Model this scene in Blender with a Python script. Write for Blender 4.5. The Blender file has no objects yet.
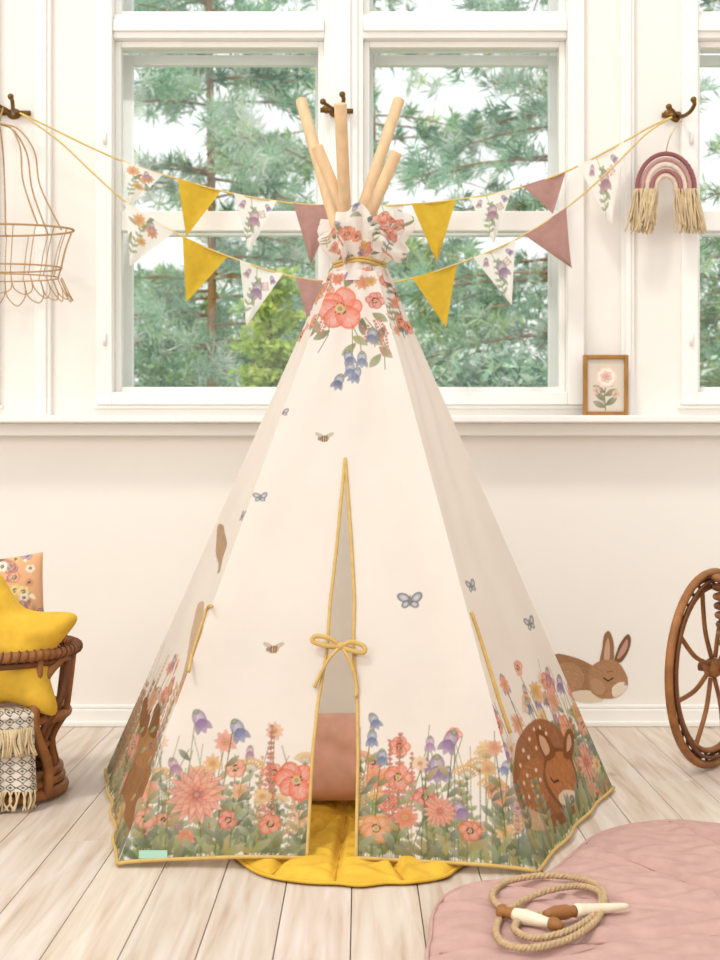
import bpy, math, random
import numpy as np
random.seed(7); rng=np.random.default_rng(7)
F=1336.0; H=0.79
V=lambda *a: np.array(a,float)
def at(px,py,d): return V((px-360)*d/F, d, H-(py-480)*d/F)
def onfloor(px,py,z=0.0):
    d=F*(H-z)/(py-480); return V((px-360)*d/F,d,z)
def lin(h):
    if isinstance(h,str):
        h=h.lstrip('#'); c=np.array([int(h[i:i+2],16)/255 for i in (0,2,4)])
    else: c=np.array(h,float)
    return np.where(c<=.04045,c/12.92,((c+.055)/1.055)**2.4)
def unit(a): return a/(np.linalg.norm(a)+1e-12)

# ---------------------------------------------------------------- mesh helpers
class MB:
    def __init__(s): s.v=[];s.f=[];s.m=[];s.c=[];s.n=0
    def add(s,v,f,mat=0,col=None):
        v=np.asarray(v,float).reshape(-1,3)
        if isinstance(f,np.ndarray): s.f.extend((f+s.n).tolist())
        else: s.f.extend([[i+s.n for i in q] for q in f])
        s.m.extend([mat]*len(f))
        c=np.ones((len(v),3)) if col is None else np.broadcast_to(np.asarray(col,float),(len(v),3))
        s.c.append(c); s.v.append(v); s.n+=len(v); return s
    def make(s,name,mats,parent=None,smooth=True,bevel=0):
        me=bpy.data.meshes.new(name)
        vv=np.concatenate(s.v)
        me.from_pydata(vv.tolist(),[],s.f)
        for m in (mats if isinstance(mats,(list,tuple)) else [mats]): me.materials.append(m)
        me.polygons.foreach_set('material_index',s.m)
        me.polygons.foreach_set('use_smooth',[smooth]*len(s.f))
        ca=me.color_attributes.new('Col','FLOAT_COLOR','POINT')
        cc=np.ones((len(vv),4),np.float32); cc[:,:3]=np.concatenate(s.c)
        ca.data.foreach_set('color',cc.ravel())
        me.update()
        o=bpy.data.objects.new(name,me); bpy.context.scene.collection.objects.link(o)
        if parent: o.parent=parent
        if bevel:
            b=o.modifiers.new('bevel','BEVEL'); b.width=bevel; b.segments=2; b.limit_method='ANGLE'
        return o
    def box(s,a,b,mat=0,col=None):
        (x0,y0,z0),(x1,y1,z1)=a,b
        v=[(x0,y0,z0),(x1,y0,z0),(x1,y1,z0),(x0,y1,z0),(x0,y0,z1),(x1,y0,z1),(x1,y1,z1),(x0,y1,z1)]
        f=[(0,3,2,1),(4,5,6,7),(0,1,5,4),(1,2,6,5),(2,3,7,6),(3,0,4,7)]
        return s.add(v,f,mat,col)
    def tube(s,pts,r,n=8,closed=False,mat=0,col=None,cap=True,flat=1.0):
        P=np.asarray(pts,float); N=len(P); R=np.broadcast_to(np.asarray(r,float),(N,))
        if closed: T=np.roll(P,-1,0)-np.roll(P,1,0)
        else: T=np.gradient(P,axis=0)
        T/= (np.linalg.norm(T,axis=1,keepdims=True)+1e-12)
        up=V(0,0,1) if abs(T[0][2])<.9 else V(1,0,0)
        a=unit(np.cross(T[0],up)); A=[a]
        for i in range(1,N):
            a=A[-1]-T[i]*np.dot(A[-1],T[i]); A.append(unit(a))
        A=np.array(A); B=np.cross(T,A)
        th=np.linspace(0,2*math.pi,n,endpoint=False)
        v=P[:,None]+R[:,None,None]*(A[:,None]*np.cos(th)[None,:,None]+flat*B[:,None]*np.sin(th)[None,:,None])
        f=[]
        for i in range(N if closed else N-1):
            j=(i+1)%N
            for k in range(n):
                l=(k+1)%n; f.append((i*n+k,i*n+l,j*n+l,j*n+k))
        if cap and not closed:
            f.append(tuple(range(n))[::-1]); f.append(tuple((N-1)*n+k for k in range(n)))
        return s.add(v.reshape(-1,3),f,mat,col)
    def grid(s,Pg,mat=0,col=None,mask=None,closed_u=False):
        nr,nc=Pg.shape[:2]
        idx=np.arange(nr*nc).reshape(nr,nc)
        if closed_u: idx=np.concatenate([idx,idx[:,:1]],1)
        f=np.stack([idx[:-1,:-1],idx[:-1,1:],idx[1:,1:],idx[1:,:-1]],-1)
        f=f[mask] if mask is not None else f.reshape(-1,4)
        return s.add(Pg.reshape(-1,3),f,mat,None if col is None else np.asarray(col).reshape(-1,3))
    def sphere(s,c,r,mat=0,col=None,n=12):
        r=np.broadcast_to(np.asarray(r,float),(3,))
        ph=np.linspace(-math.pi/2,math.pi/2,n//2+2); th=np.linspace(0,2*math.pi,n,endpoint=False)
        g=np.stack([np.cos(ph)[:,None]*np.cos(th),np.cos(ph)[:,None]*np.sin(th),np.sin(ph)[:,None]*np.ones(n)],-1)*r+np.asarray(c)
        return s.grid(g,mat,None if col is None else np.broadcast_to(col,g.shape),closed_u=True)
def spl(pts,n=8,closed=False):
    P=[np.asarray(p,float) for p in pts]; N=len(P); out=[]
    rg=range(N) if closed else range(N-1)
    for i in rg:
        if closed: p0,p1,p2,p3=P[(i-1)%N],P[i],P[(i+1)%N],P[(i+2)%N]
        else: p0,p1,p2,p3=P[max(i-1,0)],P[i],P[i+1],P[min(i+2,N-1)]
        for k in range(n):
            t=k/n
            out.append(.5*((2*p1)+(-p0+p2)*t+(2*p0-5*p1+4*p2-p3)*t*t+(-p0+3*p1-3*p2+p3)*t**3))
    if not closed: out.append(P[-1])
    return np.array(out)
def empty(name,loc=(0,0,0)):
    e=bpy.data.objects.new(name,None); e.empty_display_size=.1
    bpy.context.scene.collection.objects.link(e); return e

# ---------------------------------------------------------------- materials
def pmat(name,col='#ffffff',rough=.75,var=.10,scale=14,bump=.15,bscale=250,metal=0,vcol=False,transl=0,sheen=0,stretch=(1,1,1)):
    m=bpy.data.materials.new(name); m.use_nodes=True; nt=m.node_tree; N=nt.nodes; L=nt.links
    for x in list(N): N.remove(x)
    out=N.new('ShaderNodeOutputMaterial'); b=N.new('ShaderNodeBsdfPrincipled')
    b.inputs['Roughness'].default_value=rough; b.inputs['Metallic'].default_value=metal
    if sheen: b.inputs['Sheen Weight'].default_value=sheen
    b.inputs['Specular IOR Level'].default_value=.3
    tc=N.new('ShaderNodeTexCoord'); mp=N.new('ShaderNodeMapping'); mp.inputs['Scale'].default_value=stretch
    L.new(tc.outputs['Object'],mp.inputs[0])
    nz=N.new('ShaderNodeTexNoise'); nz.inputs['Scale'].default_value=scale; nz.inputs['Detail'].default_value=4
    L.new(mp.outputs[0],nz.inputs['Vector'])
    mr=N.new('ShaderNodeMapRange'); mr.inputs[1].default_value=.3; mr.inputs[2].default_value=.7
    mr.inputs[3].default_value=1-var; mr.inputs[4].default_value=1+var*.4
    L.new(nz.outputs[0],mr.inputs[0])
    mul=N.new('ShaderNodeMix'); mul.data_type='RGBA'; mul.blend_type='MULTIPLY'; mul.inputs[0].default_value=1
    if vcol:
        at_=N.new('ShaderNodeAttribute'); at_.attribute_name='Col'; L.new(at_.outputs['Color'],mul.inputs[6])
    else: mul.inputs[6].default_value=(*lin(col),1)
    L.new(mr.outputs[0],mul.inputs[7]); L.new(mul.outputs[2],b.inputs['Base Color'])
    if bump:
        n2=N.new('ShaderNodeTexNoise'); n2.inputs['Scale'].default_value=bscale; n2.inputs['Detail'].default_value=2
        L.new(mp.outputs[0],n2.inputs['Vector'])
        bp=N.new('ShaderNodeBump'); bp.inputs['Strength'].default_value=bump; bp.inputs['Distance'].default_value=.002
        L.new(n2.outputs[0],bp.inputs['Height']); L.new(bp.outputs[0],b.inputs['Normal'])
    if transl:
        t=N.new('ShaderNodeBsdfTranslucent'); L.new(mul.outputs[2],t.inputs[0])
        mx=N.new('ShaderNodeMixShader'); mx.inputs[0].default_value=transl
        L.new(b.outputs[0],mx.inputs[1]); L.new(t.outputs[0],mx.inputs[2]); L.new(mx.outputs[0],out.inputs[0])
    else: L.new(b.outputs[0],out.inputs[0])
    return m
M_wall=pmat('painted_wall','#f0ebe4',.85,.03,2,.08,60)
M_trim=pmat('painted_trim','#f3f1ec',.5,.03,4,.05,60)
M_fab=pmat('printed_cotton',vcol=True,rough=.9,var=.03,scale=6,bump=.25,bscale=500,transl=.48)
M_gold=pmat('ochre_bias_tape','#c9a865',.8,.12,60)
M_pole=pmat('pine_pole','#dcbb92',.55,.16,10,.1,80,stretch=(6,6,.6))
M_vpaint=pmat('painted_print',vcol=True,rough=.8,var=.03)
M_yel=pmat('mustard_linen','#e6b93f',.9,.16,24,.35,350,transl=.1)
M_flagY=pmat('mustard_flag','#e0b83c',.9,.1,40,.3,350,transl=.4)
M_mauve=pmat('mauve_flag','#b98f87',.9,.1,40,.3,350,transl=.35)
M_pink=pmat('dusty_pink_linen','#c19d94',.9,.1,30,.35,350)
M_pinkseam=pmat('pink_shaded_stitching','#ad857c',.9,.1,30,.35,350)  # seam stitching, coloured darker than the cloth to imitate groove shade
M_yelseam=pmat('mustard_shaded_stitching','#c2922a',.9,.1,30,.35,350)  # stitch lines with seam shade put into their darker mustard tone
M_pinkc=pmat('rose_cushion_cloth','#ecbcaa',.9,.1,30,.3,350)
M_cord=pmat('cotton_cord','#d8bd78',.9,.15,80)
M_brass=pmat('aged_brass','#7a5a2c',.35,.2,30,.05,metal=.8)
M_rattan=pmat('rattan_cane','#a06a3c',.5,.35,25,.3,120)
M_ratt2=pmat('rattan_dark','#744828',.5,.3,30,.3,120)
M_wire=pmat('brass_wire','#b99468',.5,.15,30,0,metal=.2)
M_rope=pmat('jute_rope','#c2a680',.9,.25,140,.8,300)
M_hcream=pmat('cream_handle','#e9dcc2',.5,.1,20)
M_hbrown=pmat('brown_handle','#9a6638',.5,.2,20)
M_fringe=pmat('cream_fringe','#d6c09a',.95,.2,60)
M_frame=pmat('golden_wood_frame','#a9783c',.45,.25,18,.1,80)
M_bark=pmat('pine_bark','#bd8f6c',.9,.3,8,.5,20)
M_leaf=pmat('foliage',vcol=True,rough=.6,var=.12,bump=0,transl=.35)
M_lawn=pmat('lawn','#8fa36a',.95,.3,3,.2,30)
M_tag=pmat('mint_label','#9cc4ae',.7,.04)
def glass():
    m=bpy.data.materials.new('window_glass'); m.use_nodes=True; nt=m.node_tree; N=nt.nodes; L=nt.links
    for x in list(N): N.remove(x)
    o=N.new('ShaderNodeOutputMaterial'); t=N.new('ShaderNodeBsdfTransparent'); g=N.new('ShaderNodeBsdfGlossy')
    g.inputs['Roughness'].default_value=.03; t.inputs[0].default_value=(.97,.99,.99,1)
    mx=N.new('ShaderNodeMixShader'); mx.inputs[0].default_value=.05
    L.new(t.outputs[0],mx.inputs[1]); L.new(g.outputs[0],mx.inputs[2]); L.new(mx.outputs[0],o.inputs[0]); return m
M_glass=glass()
def floor_mat():
    m=bpy.data.materials.new('whitewashed_boards'); m.use_nodes=True; nt=m.node_tree; N=nt.nodes; L=nt.links
    b=N['Principled BSDF']; b.inputs['Roughness'].default_value=.5; b.inputs['Specular IOR Level'].default_value=.3
    tc=N.new('ShaderNodeTexCoord'); at_=N.new('ShaderNodeAttribute'); at_.attribute_name='Col'
    mp=N.new('ShaderNodeMapping'); mp.inputs['Scale'].default_value=(26,1.6,1); L.new(tc.outputs['Object'],mp.inputs[0])
    va=N.new('ShaderNodeVectorMath'); va.operation='MULTIPLY_ADD'; va.inputs[1].default_value=(60,60,60)
    L.new(at_.outputs['Color'],va.inputs[0]); L.new(mp.outputs[0],va.inputs[2])
    nz=N.new('ShaderNodeTexNoise'); nz.inputs['Scale'].default_value=1.5; nz.inputs['Detail'].default_value=8; nz.inputs['Distortion'].default_value=.6
    L.new(va.outputs[0],nz.inputs['Vector'])
    cr=N.new('ShaderNodeValToRGB'); e=cr.color_ramp.elements
    e[0].position=.26; e[0].color=(*lin('#b8a08c'),1); e[1].position=.68; e[1].color=(*lin('#dad0c6'),1)
    x=cr.color_ramp.elements.new(.42); x.color=(*lin('#cbbbac'),1)
    L.new(nz.outputs[0],cr.inputs[0])
    mp2=N.new('ShaderNodeMapping'); mp2.inputs['Scale'].default_value=(4.5,2.2,1); L.new(tc.outputs['Object'],mp2.inputs[0])
    vo=N.new('ShaderNodeTexVoronoi'); vo.inputs['Scale'].default_value=1; L.new(mp2.outputs[0],vo.inputs['Vector'])
    cr2=N.new('ShaderNodeValToRGB'); e=cr2.color_ramp.elements
    e[0].position=.03; e[0].color=(*lin('#9a7658'),1); e[1].position=.10; e[1].color=(1,1,1,1)
    L.new(vo.outputs['Distance'],cr2.inputs[0])
    mx=N.new('ShaderNodeMix'); mx.data_type='RGBA'; mx.blend_type='MULTIPLY'; mx.inputs[0].default_value=.8
    L.new(cr.outputs[0],mx.inputs[6]); L.new(cr2.outputs[0],mx.inputs[7])
    mx2=N.new('ShaderNodeMix'); mx2.data_type='RGBA'; mx2.blend_type='MULTIPLY'; mx2.inputs[0].default_value=1
    L.new(mx.outputs[2],mx2.inputs[6]); L.new(at_.outputs['Color'],mx2.inputs[7]); L.new(mx2.outputs[2],b.inputs['Base Color'])
    bp=N.new('ShaderNodeBump'); bp.inputs['Strength'].default_value=.2; bp.inputs['Distance'].default_value=.003
    L.new(nz.outputs[0],bp.inputs['Height']); L.new(bp.outputs[0],b.inputs['Normal'])
    return m
M_floor=floor_mat()

# ---------------------------------------------------------------- cloth painter (prints)
RES=.00125
class Canvas:
    def __init__(s,w,h,bg='#f8f4ee',res=RES):
        s.res=res; s.nx=int(w/res)+2; s.ny=int(h/res)+2; s.bg=lin(bg)
        s.a=np.ones((s.ny,s.nx,3),np.float32)*lin(bg).astype(np.float32); s.cov=np.zeros((s.ny,s.nx),np.float32)
    def fade(s,k): s.a=(s.a*(1-k)+s.bg*k).astype(np.float32)
    def win(s,x0,x1,y0,y1):
        r=s.res; i0=max(int(x0/r)-1,0);i1=min(int(x1/r)+2,s.nx);j0=max(int(y0/r)-1,0);j1=min(int(y1/r)+2,s.ny)
        if i1<=i0 or j1<=j0: return None
        X,Y=np.meshgrid(np.arange(i0,i1)*r,np.arange(j0,j1)*r); return (slice(j0,j1),slice(i0,i1)),X,Y
    def bl(s,sl,m,col):
        c=lin(col) if isinstance(col,str) else col
        s.a[sl]=s.a[sl]*(1-m[...,None])+np.asarray(c,np.float32)*m[...,None]; s.cov[sl]=np.maximum(s.cov[sl],m)
    def ell(s,x,y,a,b,ang,col,al=.9,wash=.35):
        R=max(a,b); w=s.win(x-R,x+R,y-R,y+R)
        if not w: return
        sl,X,Y=w; c,sn=math.cos(ang),math.sin(ang)
        p=(X-x)*c+(Y-y)*sn; q=-(X-x)*sn+(Y-y)*c
        d=np.sqrt((p/a)**2+(q/b)**2); m=np.clip((1-d)*min(a,b)/s.res+.5,0,1)*al
        C=lin(col) if isinstance(col,str) else np.asarray(col); t=np.clip(d,0,1)[...,None]**2
        s.bl(sl,m,C*t+(C+(1-C)*wash)*(1-t))
    def leaf(s,x,y,Ln,W,ang,col,al=.9,wash=.3):
        w=s.win(x-Ln,x+Ln,y-Ln,y+Ln)
        if not w: return
        sl,X,Y=w; c,sn=math.cos(ang),math.sin(ang)
        p=((X-x)*c+(Y-y)*sn)/Ln; q=-(X-x)*sn+(Y-y)*c
        hw=W*np.sin(math.pi*np.clip(p,0,1))**.8
        m=np.clip((hw-np.abs(q))/s.res+.3,0,1)*al*(p>0)*(p<1)
        C=lin(col) if isinstance(col,str) else np.asarray(col); t=np.clip(p,0,1)[...,None]
        s.bl(sl,m,C*(1-t)+(C+(1-C)*wash)*t)
    def line(s,pts,wd,col,al=.85):
        for (x0,y0),(x1,y1) in zip(pts[:-1],pts[1:]):
            w=s.win(min(x0,x1)-wd,max(x0,x1)+wd,min(y0,y1)-wd,max(y0,y1)+wd)
            if not w: continue
            sl,X,Y=w; dx,dy=x1-x0,y1-y0; t=np.clip(((X-x0)*dx+(Y-y0)*dy)/(dx*dx+dy*dy+1e-12),0,1)
            d=np.hypot(X-x0-t*dx,Y-y0-t*dy); m=np.clip((wd/2-d)/s.res+.5,0,1)*al
            s.bl(sl,m,col)
    def poly(s,pts,col,al=.95,fur=0,furw=.0022,furl=.012,fang=None):
        P=np.asarray(pts,float); w=s.win(P[:,0].min(),P[:,0].max(),P[:,1].min(),P[:,1].max())
        if not w: return
        sl,X,Y=w; ins=np.zeros(X.shape,bool); j=len(P)-1
        for i in range(len(P)):
            xi,yi=P[i];xj,yj=P[j]
            c=((yi>Y)!=(yj>Y))&(X<(xj-xi)*(Y-yi)/(yj-yi+1e-12)+xi); ins^=c; j=i
        s.bl(sl,ins*al*(1.0+0*X),col)
        if fur:
            I=np.argwhere(ins); C=lin(col)
            for k in range(fur):
                jj,ii=I[random.randrange(len(I))]; x=X[jj,ii];y=Y[jj,ii]; a=(fang if fang is not None else -1.2)+random.uniform(-.5,.5)
                f=random.choice((.55,.72,1.25,1.5)); cc=np.clip(C*f,0,1)
                s.line([(x,y),(x+math.cos(a)*furl,y+math.sin(a)*furl)],furw,cc,.45)
    def sample(s,U,W):
        x=np.clip(U/s.res,0,s.nx-1.01);y=np.clip(W/s.res,0,s.ny-1.01);i=x.astype(int);j=y.astype(int);fx=(x-i)[...,None];fy=(y-j)[...,None]
        a=s.a; return (a[j,i]*(1-fx)+a[j,i+1]*fx)*(1-fy)+(a[j+1,i]*(1-fx)+a[j+1,i+1]*fx)*fy
G=['#6f7d46','#87945a','#58693c','#9ca05f','#7c7b3e','#526444','#ab9a54','#66754c','#8f9c70']
COR=['#ea8050','#e69266','#e27052','#ee9a74']
def stem(c,x,y,h,lean=0,col=None,w=.0020):
    col=col or random.choice(G); pts=[(x+lean*(k/6)**2,y+h*k/6) for k in range(7)]
    c.line(pts,w,col,.8); return pts
def sprig(c,x,y,h,lean=0,col=None,ls=.02):
    col=col or random.choice(G); P=stem(c,x,y,h,lean,col); n=max(3,int(h/.018))
    for k in range(1,n+1):
        t=k/n; px=x+lean*t*t;py=y+h*t
        for sd in (-1,1): c.leaf(px,py,ls*(1.15-.5*t),ls*.22,math.pi/2-sd*(.8+random.uniform(-.2,.2)),col,.85)
def poppy(c,x,y,r,col='#ee8a5a',cen='#5a3b34'):
    C=lin(col)
    for k in range(6):
        a=k*math.pi/3+random.uniform(-.25,.25); rr=random.uniform(.9,1.08)*r
        c.ell(x+.48*rr*math.cos(a),y+.45*rr*math.sin(a),rr*.56,rr*.48,a,C*random.uniform(.88,1.08),.8,.4)
        c.line([(x+.48*rr*math.cos(a)+.5*rr*math.cos(a+q),y+.45*rr*math.sin(a)+.46*rr*math.sin(a+q)) for q in np.linspace(-1.2,1.2,8)],.0013,C*.66,.45)
    for k in range(18):
        a=k*math.pi/9; c.line([(x+.25*r*math.cos(a),y+.25*r*math.sin(a)),(x+.75*r*math.cos(a),y+.75*r*math.sin(a))],.0012,C*.6,.4)
    c.ell(x,y,r*.26,r*.24,0,'#e0b868',.95)
    for k in range(12):
        a=random.uniform(0,6.28); c.ell(x+.25*r*math.cos(a),y+.25*r*math.sin(a),.0018,.0018,0,cen,.9,0)
    c.ell(x,y,r*.1,r*.1,0,'#6d7a4c',.9)
def dahlia(c,x,y,r,col='#efab88',c2='#e78a64'):
    for rr,n,cl in ((1,16,col),(.85,16,c2),(.7,13,col),(.5,11,c2),(.3,7,'#d06a4a')):
        for k in range(n):
            a=k*2*math.pi/n+rr*3
            c.leaf(x,y,r*rr,r*.16*rr**.4,a,lin(cl)*.62,.8,.15); c.leaf(x,y,r*rr*.97,r*.13*rr**.4,a,lin(cl)*random.uniform(.85,1.08),.95,.3)
    c.ell(x,y,r*.12,r*.12,0,'#b05a3c')
def daisy(c,x,y,r,col='#f2c9a8',cen='#cf9440'):
    C=lin(col)
    for k in range(9): c.leaf(x,y,r*random.uniform(.85,1.05),r*.24,k*2*math.pi/9+.2,C*random.uniform(.8,1.02),.9,.25)
    c.ell(x,y,r*.28,r*.26,0,cen); c.ell(x,y,r*.12,r*.1,0,'#9a6a38')
def bell(c,x,y,s,ang=-1.57,col='#8d94b8'):
    dx,dy=math.cos(ang),math.sin(ang); C=lin(col)
    c.ell(x+dx*s*.35,y+dy*s*.35,s*.45,s*.3,ang,col,.85,.45)
    for o in (-.5,.5,0): c.leaf(x+dx*s*.35,y+dy*s*.35,s*.75,s*.17,ang+o,C*(1.15 if o==0 else .8),.85,.25)
    c.ell(x,y,s*.14,s*.12,0,'#76804f')
def spike(c,x,y,h,col='#cf5a45',s=.006,lean=0):
    stem(c,x,y,h,lean)
    n=int(h/(s*1.5)); C=lin(col)
    for k in range(int(n*.35),n+1):
        t=k/n; w=s*(1.9-1.7*t)
        for sd in (-1,0,1): c.ell(x+lean*t*t+sd*w+random.uniform(-.0015,.0015),y+h*t+random.uniform(-.002,.002),s*(.85-.4*t),s*(.6-.2*t),sd*.6,C*random.uniform(.75,1.1),.9,.3)
def umbel(c,x,y,h,col='#e3b45c',r=.022):
    stem(c,x,y,h)
    for k in range(9):
        a=.35+k*2.4/8; px=x+r*math.cos(a);py=y+h+r*math.sin(a)*.8
        c.line([(x,y+h-.008),(px,py)],.0015,'#7a7f48',.7); c.ell(px,py,.0045,.0038,0,col,.9,.3)
        c.ell(x+.55*r*math.cos(a),y+h+.5*r*math.sin(a),.0038,.0034,0,lin(col)*.85,.85,.3)
def berries(c,x,y,n,ang,col='#d0604a'):
    for k in range(n):
        px=x+math.cos(ang)*k*.009;py=y+math.sin(ang)*k*.009
        c.line([(px,py),(px+math.cos(ang)*.009,py+math.sin(ang)*.009)],.0015,'#7d8350')
        for sd in (-1,1):
            qx=px+math.cos(ang+sd*1.1)*.007;qy=py+math.sin(ang+sd*1.1)*.007; c.ell(qx,qy,.0036,.0036,0,col,.95,.3)
def butterfly(c,x,y,s,ang=0,col='#9aa3b4',sx=1):
    for sd in (-1,1):
        c.ell(x+sd*s*.5*sx,y+s*.25,s*.55*sx,s*.36,sd*.6+ang,'#5d6068',.85,.2); c.ell(x+sd*s*.5*sx,y+s*.25,s*.42*sx,s*.25,sd*.6+ang,col,.9,.6)
        c.ell(x+sd*s*.35*sx,y-s*.28,s*.36*sx,s*.28,-sd*.6+ang,'#5d6068',.85,.2); c.ell(x+sd*s*.35*sx,y-s*.28,s*.26*sx,s*.19,-sd*.6+ang,col,.9,.6)
    c.ell(x,y,s*.08*sx,s*.45,0,'#3c3634')
def bee(c,x,y,s):
    for sd in (-1,1): c.ell(x+sd*s*.6,y+s*.45,s*.65,s*.25,sd*.5,'#b3a890',.85,.3)
    c.ell(x,y,s*.62,s*.42,.2,'#c98f3a')
    for k in (-.25,0.05,.3): c.line([(x+k*s,y-s*.36),(x+k*s,y+s*.36)],.0026,'#4a3020')
    c.ell(x-.6*s,y,s*.24,s*.24,0,'#4a3020')
def meadow(c,w,dens=1.0,hmul=1.0,u0=0,tone=0,big=1.0):
    GG=G if not tone else ['#a6844e','#bd9862','#94764a','#7c7b3e','#b0745a','#6c7844','#c9a878']
    for k in range(int(w*66*dens)):
        x=u0+random.uniform(0,w); sprig(c,x,-.01,random.uniform(.06,.17)*hmul,random.uniform(-.03,.03),random.choice(GG),random.uniform(.018,.028)*big)
    for k in range(int(w*70*dens)):
        x=u0+random.uniform(0,w);h=random.uniform(.08,.27)*hmul
        stem(c,x,0,h,random.uniform(-.06,.06),random.choice(GG),.0018)
    for k in range(int(w*40*dens)):
        x=u0+random.uniform(0,w);h=random.uniform(.06,.27)*hmul;t=random.random()
        if t<.15: spike(c,x,0,h,random.choice(['#cc6a50','#c8806a','#b07080','#dc9a6a']),.0052*big,random.uniform(-.02,.02))
        elif t<.32: umbel(c,x,0,h*.8,random.choice(['#e3b45c','#e6c488','#dc9a6a']),.022*big)
        elif t<.60: stem(c,x,0,h); daisy(c,x,h,random.uniform(.015,.024)*big,random.choice(['#f0c0a0','#eca280','#efcc8c','#e2968c','#f4dcc4']))
        elif t<.80: stem(c,x,0,h); poppy(c,x,h,random.uniform(.015,.025)*big,random.choice(COR))
        else: stem(c,x,0,h); bell(c,x,h,random.uniform(.022,.034)*big,random.choice([-1.57,-1.2,-2]),random.choice(['#7f88b2','#9678a4','#ae829a']))
    for k in range(int(w*85*dens)):
        x=u0+random.uniform(0,w); a=random.uniform(.4,2.7); c.leaf(x,random.uniform(-.005,.04),random.uniform(.03,.058)*hmul,random.uniform(.005,.010)*big,a,random.choice(GG),.85,.22)

# ---------------------------------------------------------------- room shell
WY=4.3; S=F/WY
wx=lambda p:(p-360)/S
wz=lambda p:H-(p-480)/S
win_x=[(wx(97)+k*(wx(680)-wx(97)),wx(583)+k*(wx(680)-wx(97))) for k in (-1,0,1)]
ZB,ZT=wz(405),2.80
wb=MB()
X0,X1=-3.6,3.6
wb.box((X0,WY,0),(X1,WY+.25,ZB+.02)); wb.box((X0,WY,ZT-.02),(X1,WY+.25,3.2))
edges=[X0]+[e for (a,b) in win_x for e in (a+.02,b-.02)]+[X1]
for i in range(0,len(edges),2): wb.box((edges[i],WY,ZB+.02),(edges[i+1],WY+.25,ZT-.02))
wb.make('wall_back',M_wall,smooth=False)
wl=MB(); wl.box((X0-.2,-.5,0),(X0,WY+.25,3.2)); wl.make('wall_left',M_wall,smooth=False)
wr=MB(); wr.box((X1,-.5,0),(X1+.2,WY+.25,3.2)); wr.make('wall_right',M_wall,smooth=False)
fl=MB(); fl.box((X0,-1.5,-.06),(X1,WY+.02,-.012),col=lin('#6b4c36'))
bw=.128; x=X0; k=0
while x<X1:
    y=-1.5-random.uniform(0,1.5)
    while y<WY:
        y2=y+random.uniform(2.2,3.4); v=random.uniform(.93,1.04); cc=(v,v*random.uniform(.98,1.0),v*random.uniform(.955,.995))
        a,b=max(y,-1.5),min(y2,WY+.01)
        if b>a+.02: fl.box((x+.0009,a+.001,-.012),(min(x+bw-.0009,X1),b-.001,0),col=cc)
        y=y2
    x+=bw
fl.make('floor',M_floor,smooth=False,bevel=.0012)
bb=MB(); bb.box((X0,WY-.018,0),(X1,WY,.055)); bb.box((X0,WY-.012,.055),(X1,WY,.068)); bb.box((X0,WY-.03,0),(X1,WY-.018,.018))
bb.make('baseboard_back',M_trim,smooth=False,bevel=.004)
ld=MB(); ld.box((X0,WY-.12,wz(417)-.022),(X1,WY,wz(417))); ld.box((X0,WY-.05,wz(436)),(X1,WY,wz(417)-.022))
ld.make('trim_ledge',M_trim,smooth=False,bevel=.004)
n=1
for p0,p1 in ((36,52),(620,633),(-95+38,-95+52)):
    t=MB(); t.box((wx(p0),WY-.022,wz(417)),(wx(p1),WY,3.2)); t.box((wx(p0)+.012,WY-.032,wz(417)),(wx(p1)-.012,WY-.022,3.2))
    t.make('trim_%d'%n,M_trim,smooth=False,bevel=.003); n+=1

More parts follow.
